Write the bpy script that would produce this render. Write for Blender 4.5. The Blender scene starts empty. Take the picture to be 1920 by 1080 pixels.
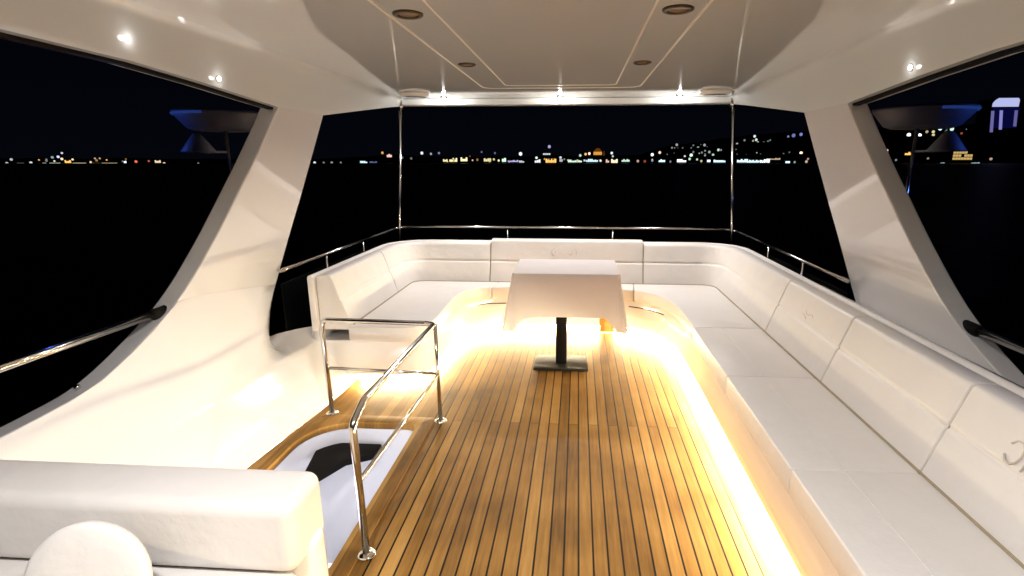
import bpy, bmesh, math, random
from mathutils import Vector, Matrix
random.seed(7)
S = bpy.context.scene
COL = S.collection
XC = -0.14            # centreline of the boat; +Y points to the stern, z = 0 is the teak deck

# ------------------------------------------------------------------ camera
CAM_H = 1.5
F_PX, PX, PY, HOR = 970.0, 1020.0, 540.0, 302.0
PITCH = math.atan((PY - HOR) / F_PX)
YAW = math.atan(64.0 / F_PX * math.cos(PITCH))
cam_d = bpy.data.cameras.new("camera")
cam = bpy.data.objects.new("camera", cam_d)
COL.objects.link(cam)
cam.location = (0, 0, CAM_H)
cam.rotation_euler = (math.radians(90) - PITCH, 0, YAW)
cam_d.sensor_width = 36.0
cam_d.lens = 36.0 * F_PX / 1920.0
cam_d.shift_x = -(PX - 960.0) / 1920.0
cam_d.clip_start = 0.05
cam_d.clip_end = 20000.0
S.camera = cam

# ------------------------------------------------------------------ night sky
W = bpy.data.worlds.new("World")
S.world = W
W.use_nodes = True
nt = W.node_tree
bg = nt.nodes["Background"]
tc = nt.nodes.new("ShaderNodeTexCoord")
sp = nt.nodes.new("ShaderNodeSeparateXYZ")
rp = nt.nodes.new("ShaderNodeValToRGB")
rp.color_ramp.elements[0].position = 0.0
rp.color_ramp.elements[0].color = (0.0012, 0.0017, 0.0034, 1)
rp.color_ramp.elements[1].position = 0.35
rp.color_ramp.elements[1].color = (0.0002, 0.0003, 0.0016, 1)
nt.links.new(tc.outputs["Generated"], sp.inputs[0])
nt.links.new(sp.outputs["Z"], rp.inputs[0])
nt.links.new(rp.outputs[0], bg.inputs[0])
bg.inputs[1].default_value = 1.0
S.view_settings.view_transform = 'Standard'
S.view_settings.look = 'None'
S.view_settings.exposure = 0.0
S.view_settings.gamma = 1.0
S.render.engine = 'CYCLES'
S.cycles.max_bounces = 8
S.cycles.diffuse_bounces = 5
S.cycles.glossy_bounces = 4
S.cycles.sample_clamp_indirect = 6.0
S.cycles.caustics_reflective = False
S.cycles.caustics_refractive = False

# strengths of the real lamps
LED = 820.0
LED_COL = (1.0, 0.82, 0.51)
SPOT_W = 5.0
FORE_W = 92.0

# ------------------------------------------------------------------ materials
def principled(name, base=(0.8, 0.8, 0.8), rough=0.5, metal=0.0, coat=0.0, spec=0.5):
    m = bpy.data.materials.new(name)
    m.use_nodes = True
    p = m.node_tree.nodes["Principled BSDF"]
    p.inputs["Base Color"].default_value = (*base, 1)
    p.inputs["Roughness"].default_value = rough
    p.inputs["Metallic"].default_value = metal
    p.inputs["Coat Weight"].default_value = coat
    p.inputs["Coat Roughness"].default_value = 0.04
    p.inputs["Specular IOR Level"].default_value = spec
    return m, m.node_tree, p

def noise_bump(t, p, scale, strength, dist=0.002, detail=4, stretch=None):
    n = t.nodes.new("ShaderNodeTexNoise")
    n.inputs["Scale"].default_value = scale
    n.inputs["Detail"].default_value = detail
    g = t.nodes.new("ShaderNodeTexCoord")
    if stretch:
        mp = t.nodes.new("ShaderNodeMapping")
        mp.inputs["Scale"].default_value = stretch
        t.links.new(g.outputs["Object"], mp.inputs[0])
        t.links.new(mp.outputs[0], n.inputs["Vector"])
    else:
        t.links.new(g.outputs["Object"], n.inputs["Vector"])
    b = t.nodes.new("ShaderNodeBump")
    b.inputs["Strength"].default_value = strength
    b.inputs["Distance"].default_value = dist
    t.links.new(n.outputs["Fac"], b.inputs["Height"])
    t.links.new(b.outputs[0], p.inputs["Normal"])
    return n

def vary(t, p, c0, c1, scale, detail=3):
    n = t.nodes.new("ShaderNodeTexNoise")
    n.inputs["Scale"].default_value = scale
    n.inputs["Detail"].default_value = detail
    g = t.nodes.new("ShaderNodeTexCoord")
    t.links.new(g.outputs["Object"], n.inputs["Vector"])
    mx = t.nodes.new("ShaderNodeMix")
    mx.data_type = 'RGBA'
    mx.inputs[6].default_value = (*c0, 1)
    mx.inputs[7].default_value = (*c1, 1)
    t.links.new(n.outputs["Fac"], mx.inputs[0])
    t.links.new(mx.outputs[2], p.inputs["Base Color"])

M = {}
M['gel'], t, p = principled("white_gelcoat", (0.74, 0.73, 0.73), 0.09, coat=1.0)
vary(t, p, (0.73, 0.72, 0.71), (0.76, 0.75, 0.76), 2.0)
noise_bump(t, p, 3.0, 0.06, 0.004, 1)
M['ceil'], t, p = principled("ceiling_gelcoat", (0.76, 0.79, 0.78), 0.07, coat=0.7)
vary(t, p, (0.72, 0.76, 0.75), (0.77, 0.80, 0.79), 1.5)
noise_bump(t, p, 6.0, 0.16, 0.002, 4, (0.5, 7, 1))
M['vinyl'], t, p = principled("white_upholstery", (0.78, 0.75, 0.73), 0.42)
vary(t, p, (0.69, 0.66, 0.635), (0.74, 0.715, 0.69), 5.0)
noise_bump(t, p, 8.0, 0.6, 0.012, 9)
M['stitch'], _, _ = principled("stitched_seam", (0.34, 0.29, 0.20), 0.8, spec=0.1)
M['emboss'], _, _ = principled("embroidered_thread", (0.56, 0.51, 0.44), 0.6)
M['chrome'], _, _ = principled("polished_steel", (0.62, 0.60, 0.56), 0.14, metal=1.0)
M['black'], _, _ = principled("black_gloss", (0.003, 0.003, 0.003), 0.35, spec=0.15)
M['rubber'], _, _ = principled("black_rubber", (0.008, 0.007, 0.006), 0.7, spec=0.1)
M['plate'], t, p = principled("brushed_plate", (0.02, 0.018, 0.015), 0.55, spec=0.2)
M['bronze'], _, _ = principled("dark_bronze", (0.05, 0.033, 0.012), 0.45, metal=0.3)
M['lensoff'], _, _ = principled("unlit_lens", (0.16, 0.12, 0.06), 0.3)
M['smoke'], _, _ = principled("smoked_glass", (0.0015, 0.002, 0.0018), 0.4, spec=0.05)
M['darkgrey'], _, _ = principled("dark_grey_plastic", (0.10, 0.10, 0.11), 0.5)
M['conegrey'], _, _ = principled("grey_plastic", (0.10, 0.10, 0.11), 0.6)
M['hull'], _, _ = principled("hull_paint", (0.30, 0.30, 0.32), 0.3)
M['land'], _, _ = principled("dark_land", (0.004, 0.0045, 0.004), 1.0, spec=0.0)
M['city'], _, _ = principled("dark_masonry", (0.02, 0.018, 0.016), 0.9, spec=0.1)

# tablecloth: thin fabric that lets a little light through
m = bpy.data.materials.new("tablecloth_fabric")
m.use_nodes = True
t = m.node_tree
p = t.nodes["Principled BSDF"]
p.inputs["Base Color"].default_value = (0.80, 0.77, 0.78, 1)
p.inputs["Roughness"].default_value = 0.8
tr = t.nodes.new("ShaderNodeBsdfTranslucent")
tr.inputs[0].default_value = (0.8, 0.72, 0.66, 1)
mx = t.nodes.new("ShaderNodeMixShader")
mx.inputs[0].default_value = 0.28
t.links.new(p.outputs[0], mx.inputs[1])
t.links.new(tr.outputs[0], mx.inputs[2])
t.links.new(mx.outputs[0], t.nodes["Material Output"].inputs[0])
noise_bump(t, p, 9.0, 0.5, 0.012, 5)
M['cloth'] = m

# teak planking: planks run fore and aft, black caulk, each board its own tone, butt joints
def teak(name, planks):
    m, t, p = principled(name, (0.4, 0.22, 0.08), 0.5, spec=0.12)
    N, L = t.nodes.new, t.links.new
    g = N("ShaderNodeTexCoord")
    s = N("ShaderNodeSeparateXYZ")
    L(g.outputs["Object"], s.inputs[0])
    def math_(op, a, b=None, c=None):
        n = N("ShaderNodeMath"); n.operation = op
        for i, v in enumerate((a, b, c)):
            if v is None: continue
            if isinstance(v, (int, float)): n.inputs[i].default_value = v
            else: L(v, n.inputs[i])
        return n.outputs[0]
    pitch = 0.0573
    u = math_('DIVIDE', math_('ADD', s.outputs[0], 0.204), pitch)
    idx = math_('FLOOR', u)
    # stagger of the butt joints
    seg = math_('DIVIDE', math_('SUBTRACT', s.outputs[1], 2.762), 3.3)
    odd = math_('MODULO', math_('ABSOLUTE', idx), 2.0)
    segs = math_('ADD', seg, math_('MULTIPLY', math_('SUBTRACT', 1.0, odd), 0.47))
    segi = math_('FLOOR', segs)
    wn = N("ShaderNodeTexWhiteNoise"); wn.noise_dimensions = '2D'
    cv = N("ShaderNodeCombineXYZ")
    L(idx, cv.inputs[0]); L(segi, cv.inputs[1])
    L(cv.outputs[0], wn.inputs["Vector"])
    # grain
    mp = N("ShaderNodeMapping"); mp.inputs["Scale"].default_value = (60, 3.2, 1)
    off = N("ShaderNodeCombineXYZ")
    L(math_('MULTIPLY', wn.outputs["Value"], 40.0), off.inputs[1])
    va = N("ShaderNodeVectorMath"); va.operation = 'ADD'
    L(g.outputs["Object"], va.inputs[0]); L(off.outputs[0], va.inputs[1])
    L(va.outputs[0], mp.inputs[0])
    gr = N("ShaderNodeTexNoise"); gr.inputs["Scale"].default_value = 1.0
    gr.inputs["Detail"].default_value = 5; gr.inputs["Roughness"].default_value = 0.65
    L(mp.outputs[0], gr.inputs["Vector"])
    st = N("ShaderNodeTexNoise"); st.inputs["Scale"].default_value = 2.3
    st.inputs["Detail"].default_value = 3
    L(g.outputs["Object"], st.inputs["Vector"])
    cf = math_('ADD', math_('MULTIPLY', wn.outputs["Value"], 0.42),
               math_('ADD', math_('MULTIPLY', gr.outputs["Fac"], 0.62), math_('MULTIPLY', st.outputs["Fac"], 0.85)))
    cf = math_('SUBTRACT', cf, 0.50)
    r = N("ShaderNodeValToRGB")
    e = r.color_ramp.elements
    e[0].position = 0.05; e[0].color = (0.085, 0.040, 0.009, 1)
    e[1].position = 0.95; e[1].color = (0.56, 0.325, 0.10, 1)
    k = e.new(0.45); k.color = (0.29, 0.150, 0.036, 1)
    L(cf, r.inputs[0])
    col = r.outputs[0]
    if planks:
        fr = math_('FRACT', u)
        d = math_('MINIMUM', fr, math_('SUBTRACT', 1.0, fr))
        line = math_('LESS_THAN', d, 0.068)
        inside = math_('GREATER_THAN', s.outputs[0], -0.85)
        line = math_('MULTIPLY', line, inside)
        # thin butt seams (every other plank)
        fs = math_('FRACT', segs)
        js = math_('MINIMUM', fs, math_('SUBTRACT', 1.0, fs))
        jl = math_('LESS_THAN', js, 0.0009)
        mask = math_('MINIMUM', 1.0, math_('ADD', line, math_('MULTIPLY', jl, 0.6)))
        mc = N("ShaderNodeMix"); mc.data_type = 'RGBA'
        L(mask, mc.inputs[0]); L(col, mc.inputs[6])
        mc.inputs[7].default_value = (0.010, 0.005, 0.002, 1)
        col = mc.outputs[2]
        b = N("ShaderNodeBump"); b.inputs["Strength"].default_value = 0.5
        b.inputs["Distance"].default_value = 0.002
        hh = math_('SUBTRACT', math_('MULTIPLY', gr.outputs["Fac"], 0.3), mask)
        L(hh, b.inputs["Height"]); L(b.outputs[0], p.inputs["Normal"])
    L(col, p.inputs["Base Color"])
    rr = math_('ADD', 0.42, math_('MULTIPLY', gr.outputs["Fac"], 0.25))
    L(rr, p.inputs["Roughness"])
    return m
M['teak'] = teak("teak_planks", True)
M['teak2'] = teak("teak_board", False)

def emit(name, col, strength, sample=False):
    m = bpy.data.materials.new(name)
    m.use_nodes = True
    t = m.node_tree
    t.nodes.remove(t.nodes["Principled BSDF"])
    e = t.nodes.new("ShaderNodeEmission")
    e.inputs[0].default_value = (*col, 1)
    e.inputs[1].default_value = strength
    t.links.new(e.outputs[0], t.nodes["Material Output"].inputs[0])
    m.cycles.emission_sampling = 'FRONT' if sample else 'NONE'
    return m
M['led'] = emit("warm_led", LED_COL, LED, True)
M['leddim'] = emit("warm_led_turned_down", LED_COL, LED * 0.45, True)  # left run turned down on purpose so the liner is less overlit
M['lenson'] = emit("lit_lens", (1.0, 0.93, 0.86), 12.0, False)
M['blueband'] = emit("blue_band_glow", (0.03, 0.08, 0.40), 0.4, False)

# ------------------------------------------------------------------ object helpers
ROOTLOC = {}
def tag(o, label=None, cat=None, group=None, kind=None):
    if label: o['label'] = label
    if cat: o['category'] = cat
    if group: o['group'] = group
    if kind: o['kind'] = kind
    return o

def thing(name, label, cat, loc=(0, 0, 0), group=None):
    o = bpy.data.objects.new(name, None)
    o.empty_display_size = 0.1
    COL.objects.link(o)
    o.location = loc
    ROOTLOC[o.name] = Vector(loc)
    return tag(o, label, cat, group)

def obj(name, verts, faces, mat, parent=None, smooth=False, bevel=0.0, seg=3, angle=40, sub=0, mats=None):
    """verts in world coordinates; one mesh object"""
    me = bpy.data.meshes.new(name)
    bm = bmesh.new()
    vs = [bm.verts.new(v) for v in verts]
    for f in faces:
        try: bm.faces.new([vs[i] for i in f])
        except ValueError: pass
    bmesh.ops.remove_doubles(bm, verts=bm.verts, dist=1e-5)
    bmesh.ops.recalc_face_normals(bm, faces=bm.faces)
    return finish(name, bm, mat, parent, smooth, bevel, seg, angle, sub)

def finish(name, bm, mat, parent=None, smooth=False, bevel=0.0, seg=3, angle=40, sub=0):
    me = bpy.data.meshes.new(name)
    loc = Vector((0, 0, 0))
    if parent is not None: loc = ROOTLOC[parent.name]
    if loc.length: bmesh.ops.translate(bm, verts=bm.verts, vec=-loc)
    bm.to_mesh(me); bm.free()
    if smooth:
        for q in me.polygons: q.use_smooth = True
    me.materials.append(M[mat] if isinstance(mat, str) else mat)
    o = bpy.data.objects.new(name, me)
    COL.objects.link(o)
    if parent is not None: o.parent = parent
    ROOTLOC[o.name] = loc
    if bevel:
        b = o.modifiers.new("bevel", 'BEVEL')
        b.width = bevel; b.segments = seg; b.limit_method = 'ANGLE'; b.angle_limit = math.radians(angle)
        b.use_clamp_overlap = True
    if sub:
        s_ = o.modifiers.new("subsurf", 'SUBSURF'); s_.levels = sub; s_.render_levels = sub
    return o

def box(name, x0, x1, y0, y1, z0, z1, mat, parent=None, bevel=0.0, smooth=False, seg=3):
    v = [(x, y, z) for z in (z0, z1) for y in (y0, y1) for x in (x0, x1)]
    f = [(0, 1, 3, 2), (4, 6, 7, 5), (0, 4, 5, 1), (2, 3, 7, 6), (0, 2, 6, 4), (1, 5, 7, 3)]
    return obj(name, v, f, mat, parent, smooth or bevel > 0, bevel, seg)

def prism(name, poly, z0, z1, mat, parent=None, bevel=0.0, holes=(), smooth=False, seg=3, angle=50):
    """extruded polygon, optional holes"""
    bm = bmesh.new()
    edges = []
    for loop in [poly] + list(holes):
        vs = [bm.verts.new((q[0], q[1], z1)) for q in loop]
        for i in range(len(vs)): edges.append(bm.edges.new((vs[i], vs[(i + 1) % len(vs)])))
    if holes:
        bmesh.ops.triangle_fill(bm, edges=edges, use_beauty=True, normal=(0, 0, 1))
    else:
        bm.faces.new(list(bm.verts))
    r = bmesh.ops.extrude_face_region(bm, geom=list(bm.faces))
    nv = [g for g in r['geom'] if isinstance(g, bmesh.types.BMVert)]
    bmesh.ops.translate(bm, verts=nv, vec=(0, 0, z0 - z1))
    bmesh.ops.recalc_face_normals(bm, faces=bm.faces)
    return finish(name, bm, mat, parent, smooth or bevel > 0, bevel, seg, angle)

def fillet(pts, rads, n=6):
    """round the inner corners of an open 3-D polyline"""
    P = [Vector(q) for q in pts]
    out = [P[0]]
    for i in range(1, len(P) - 1):
        r = rads if isinstance(rads, (int, float)) else rads[i - 1]
        a = (P[i - 1] - P[i]); b = (P[i + 1] - P[i])
        la, lb = a.length, b.length
        a.normalize(); b.normalize()
        ang = a.angle(b)
        if r <= 0 or ang > 3.1: out.append(P[i]); continue
        d = min(r / math.tan(ang / 2), la * 0.49, lb * 0.49)
        p0 = P[i] + a * d; p2 = P[i] + b * d
        for k in range(n + 1):
            s = k / n
            out.append((1 - s) ** 2 * p0 + 2 * s * (1 - s) * P[i] + s * s * p2)
    out.append(P[-1])
    return out

def round_loop(pts, rads, n=8):
    """closed 2-D loop with rounded corners"""
    out = []
    m_ = len(pts)
    for i in range(m_):
        p0 = Vector(pts[i - 1]); p1 = Vector(pts[i]); p2 = Vector(pts[(i + 1) % m_])
        r = rads[i] if not isinstance(rads, (int, float)) else rads
        a = (p0 - p1).normalized(); b = (p2 - p1).normalized()
        if r <= 0: out.append((p1.x, p1.y)); continue
        ang = a.angle(b)
        d = r / math.tan(ang / 2)
        c = p1 + (a + b).normalized() * (r / math.sin(ang / 2))
        s = p1 + a * d - c; e = p1 + b * d - c
        a0 = math.atan2(s.y, s.x); a1 = math.atan2(e.y, e.x)
        da = (a1 - a0 + math.pi) % (2 * math.pi) - math.pi
        for k in range(n + 1):
            w = a0 + da * k / n
            out.append((c.x + r * math.cos(w), c.y + r * math.sin(w)))
    return out

def tube_bm(bm, pts, r, n=12, caps=True):
    P = [Vector(q) for q in pts]
    rings = []
    up = Vector((0, 0, 1))
    t0 = (P[1] - P[0]).normalized()
    nrm = t0.cross(up) if abs(t0.dot(up)) < 0.95 else t0.cross(Vector((1, 0, 0)))
    nrm.normalize()
    for i, q in enumerate(P):
        if i == 0: tg = P[1] - P[0]
        elif i == len(P) - 1: tg = P[-1] - P[-2]
        else: tg = (P[i + 1] - P[i]).normalized() + (P[i] - P[i - 1]).normalized()
        tg.normalize()
        nrm = (nrm - tg * nrm.dot(tg)).normalized()
        bn = tg.cross(nrm)
        rr = r[i] if isinstance(r, (list, tuple)) else r
        rings.append([bm.verts.new(q + (nrm * math.cos(2 * math.pi * k / n) + bn * math.sin(2 * math.pi * k / n)) * rr) for k in range(n)])
    for a, b in zip(rings, rings[1:]):
        for k in range(n): bm.faces.new((a[k], a[(k + 1) % n], b[(k + 1) % n], b[k]))
    if caps:
        bm.faces.new(rings[0][::-1]); bm.faces.new(rings[-1])

def tube(name, pts, r, mat, parent=None, n=12):
    bm = bmesh.new()
    tube_bm(bm, pts, r, n)
    bmesh.ops.recalc_face_normals(bm, faces=bm.faces)
    return finish(name, bm, mat, parent, True)

def lathe(name, centre, prof, mat, parent=None, n=32, smooth=True, sx=1.0, sy=1.0, bevel=0.0):
    """prof: list of (radius, z) bottom to top, z relative to centre"""
    cx, cy, cz = centre
    v, f = [], []
    for (r, z) in prof:
        for k in range(n):
            a = 2 * math.pi * k / n
            v.append((cx + r * sx * math.cos(a), cy + r * sy * math.sin(a), cz + z))
    for i in range(len(prof) - 1):
        for k in range(n):
            f.append((i * n + k, i * n + (k + 1) % n, (i + 1) * n + (k + 1) % n, (i + 1) * n + k))
    f.append(tuple(range(n))[::-1]); f.append(tuple((len(prof) - 1) * n + k for k in range(n)))
    return obj(name, v, f, mat, parent, smooth, bevel, 2, 30)

def interp(tab, x):
    if x <= tab[0][0]: return tab[0][1]
    for (a, va), (b, vb) in zip(tab, tab[1:]):
        if x <= b:
            s = (x - a) / (b - a)
            return va + (vb - va) * s
    return tab[-1][1]

def catmull(pts, n=6):
    out = []
    P = [Vector(q) for q in pts]
    for i in range(len(P) - 1):
        p0 = P[max(i - 1, 0)]; p1 = P[i]; p2 = P[i + 1]; p3 = P[min(i + 2, len(P) - 1)]
        for k in range(n):
            s = k / n
            out.append(0.5 * ((2 * p1) + (p2 - p0) * s + (2 * p0 - 5 * p1 + 4 * p2 - p3) * s * s + (3 * p1 - p0 - 3 * p2 + p3) * s ** 3))
    out.append(P[-1])
    return out

def offset2(path, d):
    """offset an open 2-D polyline to its left by d"""
    out = []
    P = [Vector((q[0], q[1])) for q in path]
    for i, q in enumerate(P):
        if i == 0: t_ = P[1] - P[0]
        elif i == len(P) - 1: t_ = P[-1] - P[-2]
        else: t_ = (P[i + 1] - P[i]).normalized() + (P[i] - P[i - 1]).normalized()
        t_.normalize()
        nn = Vector((-t_.y, t_.x))
        k = 1.0
        if 0 < i < len(P) - 1:
            e = (P[i + 1] - P[i]).normalized(); k = 1.0 / max(0.5, t_.dot(e))
        out.append((q.x + nn.x * d * k, q.y + nn.y * d * k))
    return out

def sweep(name, path, prof, mat, parent=None, bevel=0.0, closed=True, smooth=True, angle=40):
    """sweep a closed (offset,z) profile along a 2-D path (offset to the left)"""
    cols = [offset2(path, o) for (o, z) in prof]
    v, f = [], []
    n, m_ = len(path), len(prof)
    for i in range(n):
        for j, (o, z) in enumerate(prof): v.append((cols[j][i][0], cols[j][i][1], z))
    for i in range(n - 1):
        for j in range(m_ if closed else m_ - 1):
            a = i * m_ + j; b = i * m_ + (j + 1) % m_
            f.append((a, b, b + m_, a + m_))
    if closed:
        f.append(tuple(range(m_))); f.append(tuple((n - 1) * m_ + j for j in range(m_)))
    return obj(name, v, f, mat, parent, smooth, bevel, 3, angle)

def resample(path, step):
    P = [Vector(q) for q in path]
    out = [P[0]]
    for a, b in zip(P, P[1:]):
        n = max(1, int((b - a).length / step))
        for k in range(1, n + 1): out.append(a.lerp(b, k / n))
    return [tuple(q) for q in out]

def lamp(name, kind, loc, power, col=(1, 1, 1), size=0.03, rot=None, angle=120, blend=0.6, parent=None):
    d = bpy.data.lights.new(name, kind)
    d.energy = power; d.color = col
    if kind == 'SPOT':
        d.spot_size = math.radians(angle); d.spot_blend = blend; d.shadow_soft_size = size
    elif kind == 'POINT': d.shadow_soft_size = size
    o = bpy.data.objects.new(name, d)
    COL.objects.link(o)
    o.location = loc
    if rot: o.rotation_euler = rot
    if parent is not None:
        o.parent = parent
        o.location = Vector(loc) - ROOTLOC[parent.name]
    return o

# ------------------------------------------------------------------ sea, shore, hills
SEA = -4.5
R_ = 9000.0
sea_m, t, p = principled("night_water", (0.0006, 0.0008, 0.0012), 0.45, spec=0.15)
noise_bump(t, p, 0.4, 0.4, 0.3, 3)
M['sea'] = sea_m
tag(obj('sea', [(-R_, -R_, SEA), (R_, -R_, SEA), (R_, R_, SEA), (-R_, R_, SEA)], [(0, 1, 2, 3)], 'sea'), kind='structure')

def pix(u, v, Y):
    """the point on the plane y = Y that the photograph shows at pixel (u, v)"""
    fw = Vector((-math.sin(YAW), math.cos(YAW), 0)); R = Vector((math.cos(YAW), math.sin(YAW), 0)); Z = Vector((0, 0, 1))
    Fw = fw * math.cos(PITCH) - Z * math.sin(PITCH); U = fw * math.sin(PITCH) + Z * math.cos(PITCH)
    d = Fw + R * ((u - PX) / F_PX) - U * ((v - PY) / F_PX)
    return Vector((0, 0, CAM_H)) + d * (Y / d.y)

# shoreline quay and the hills behind it
hp = [(-900, 296), (0, 296), (400, 298), (600, 297), (720, 290), (900, 294), (1100, 292), (1200, 290), (1260, 272), (1340, 262), (1420, 252),
      (1500, 246), (1620, 240), (1750, 236), (1850, 232), (1950, 236), (2500, 250), (3000, 290)]
hv, hf = [], []
hn = 0
rr_ = random.Random(3)
us = list(range(-900, 3001, 30))
for u in us:
    b = pix(u, 306, 1560); hgt = interp(hp, u) + rr_.uniform(-1.5, 1.5)
    top = pix(u, hgt, 2300)
    hv += [(b.x, 1560, SEA - 1), (b.x * 1.02, 1600, SEA + 3), (top.x, 2300, top.z), (top.x * 1.2, 3300, SEA)]
for i in range(len(us) - 1):
    for j in range(3): hf.append((i * 4 + j, (i + 1) * 4 + j, (i + 1) * 4 + j + 1, i * 4 + j + 1))
tag(obj('hills', hv, hf, 'land', smooth=True), kind='structure')

# ------------------------------------------------------------------ yacht hull under the flybridge (only seen from the side)
hs = [(-9.5, 0.1), (-8.0, 1.3), (-5.0, 2.3), (-1, 2.75), (4, 2.8), (7.5, 2.7), (8.5, 2.5)]
hv, hf = [], []
for (y, a) in hs:
    for (k, z) in ((-0.72, SEA - 0.6), (-0.93, SEA + 0.8), (-1, -2.3), (1, -2.3), (0.93, SEA + 0.8), (0.72, SEA - 0.6)):
        hv.append((XC + a * k, y, z))
for i in range(len(hs) - 1):
    for j in range(6):
        a = i * 6 + j; b = i * 6 + (j + 1) % 6
        hf.append((a, b, b + 6, a + 6))
hf.append(tuple(range(6))); hf.append(tuple((len(hs) - 1) * 6 + j for j in range(6)))
hull = thing('yacht_hull', 'pale yacht hull lying on the black water below the upper deck', 'yacht hull', (XC, 0, SEA))
obj('lower_hull', hv, hf, 'hull', hull, True, 0, 3, 40)
for o_ in (prism('cabin', [(XC - 2.0, -4.5), (XC + 2.0, -4.5), (XC + 2.0, 4.6), (XC - 2.0, 4.6)], -2.3, -2.02, 'hull', hull, 0.1),): pass

# ------------------------------------------------------------------ deck
OP = round_loop([(-1.53, 1.5), (-0.915, 1.5), (-0.915, 2.70), (-1.53, 2.70)], [0.12, 0.12, 0.07, 0.26])
OPO = round_loop([(-1.60, 1.40), (-0.83, 1.40), (-0.83, 2.785), (-1.60, 2.785)], [0.06, 0.10, 0.02, 0.20])
deck_o = [(XC - 2.0, -1.6), (XC + 2.0, -1.6), (XC + 2.0, 4.4), (XC + 1.75, 4.98), (XC - 1.75, 4.98), (XC - 2.0, 4.4)]
tag(prism('deck', deck_o, -0.035, 0.0, 'teak', holes=[OPO]), kind='structure')
tag(prism('deck_margin', OPO, -0.035, 0.004, 'teak2', holes=[OP], bevel=0.003), kind='structure')
# deck slab under the planking
tag(prism('deck_slab', deck_o, -0.14, -0.037, 'gel', holes=[OP]), kind='structure')

# stairwell (the white well and its steps)
well = thing('stairwell', 'white moulded stairwell in the teak deck with a black edged corner step', 'stairwell', (-1.22, 2.1, -2.0))
v, f = [], []
n_ = len(OP)
for z, s in ((-0.034, 0.992), (-0.10, 0.992), (-2.0, 1.02)):
    for q in OP:
        v.append((-1.222 + (q[0] + 1.222) * s, 2.1 + (q[1] - 2.1) * s, z))
for i in range(2):
    for k in range(n_):
        f.append((i * n_ + k, i * n_ + (k + 1) % n_, (i + 1) * n_ + (k + 1) % n_, (i + 1) * n_ + k))
f.append(tuple(2 * n_ + k for k in range(n_)))
M['well'], t, p = principled("well_gelcoat", (0.82, 0.83, 0.88), 0.2, coat=0.5)
obj('well_wall', v, f, 'well', well, True, 0)
box('step', -1.52, -0.93, 1.52, 1.98, -0.55, -0.30, 'well', well, 0.05)
box('step', -1.52, -0.93, 1.98, 2.28, -0.85, -0.62, 'well', well, 0.04)
box('step', -1.52, -0.93, 2.28, 2.50, -1.15, -0.92, 'well', well, 0.04)
prism('black_tread', [(-1.44, 2.36), (-1.36, 2.32), (-1.27, 2.50), (-1.13, 2.575), (-1.13, 2.68), (-1.40, 2.68), (-1.49, 2.60)], -0.16, -0.12, 'rubber', well, 0.008)
for xx in (-1.02, -0.97):
    tube('hook', fillet([(xx, 2.73, -0.30), (xx, 2.66, -0.30), (xx, 2.64, -0.27)], 0.01), 0.008, 'rubber', well, 8)
lamp('well_fill_light', 'POINT', (-1.22, 1.78, -0.14), 6.5, (0.93, 0.93, 1.0), 0.08, parent=well)  # added fill light without a fixture, brightens the well

# ------------------------------------------------------------------ side shells (coaming + raked pillar), one on each side
def side_x(s, z, off=0.0): return XC + s * (2.08 - 0.31 * z + off)
front_curve = catmull([(-1.5, 0.50), (0.4, 0.50), (1.20, 0.517), (1.545, 0.535), (1.74, 0.545), (1.93, 0.572), (2.13, 0.672), (2.36, 0.842), (2.54, 1.075), (2.70, 1.345), (2.82, 1.56), (2.935, 1.80)], 6)
aft_curve = catmull([(3.455, 1.80), (3.42, 1.60), (3.36, 1.28), (3.30, 1.0), (3.24, 0.68), (3.17, 0.32)], 4)
def side_shell(s, side):
    th = thing('side_arch', f'white moulded coaming sweeping up into a raked roof pillar, {side} side of the deck', 'roof pillar', (XC + s * 2.0, 2.4, 0.0), 'side arches of the flybridge')
    loop = [tuple(q) for q in front_curve] + [tuple(q) for q in aft_curve] + [(3.0, -0.05), (-1.5, -0.05)]
    bm = bmesh.new()
    vi = [bm.verts.new((side_x(s, z), y, z)) for (y, z) in loop]
    # outer skin: the reveal is splayed so that it shows from inside
    cy, cz = 2.9, 1.0
    vo = [bm.verts.new((side_x(s, z, 0.105), y - 0.015, z - 0.012)) for (y, z) in loop]
    fi = bm.faces.new(vi)
    fo = bm.faces.new(vo[::-1])
    n = len(loop)
    for k in range(n): bm.faces.new((vi[k], vo[k], vo[(k + 1) % n], vi[(k + 1) % n]))
    bmesh.ops.triangulate(bm, faces=[fi, fo])
    bmesh.ops.recalc_face_normals(bm, faces=bm.faces)
    finish('shell', bm, 'gel', th, False, 0.007, 2, 60)
    # black rubber socket where the hand rail meets the pillar, small chrome eye lower down
    c = Vector((XC + s * 1.88, 2.27, 0.785))
    bm = bmesh.new()
    tube_bm(bm, [c + Vector((0, 0.06, 0)), c + Vector((0, -0.02, 0)), c + Vector((0, -0.028, 0))], [0.027, 0.027, 0.022], 20)
    bmesh.ops.recalc_face_normals(bm, faces=bm.faces)
    finish('rail_socket', bm, 'rubber', th, True)
    lathe('cleat', (XC + s * 1.965, 1.90, 0.53), [(0.006, 0), (0.006, 0.03), (0.013, 0.034), (0.013, 0.045), (0.004, 0.05)], 'chrome', th, 12)
    return th
side_shell(-1, 'left')
side_shell(1, 'right')

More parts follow.
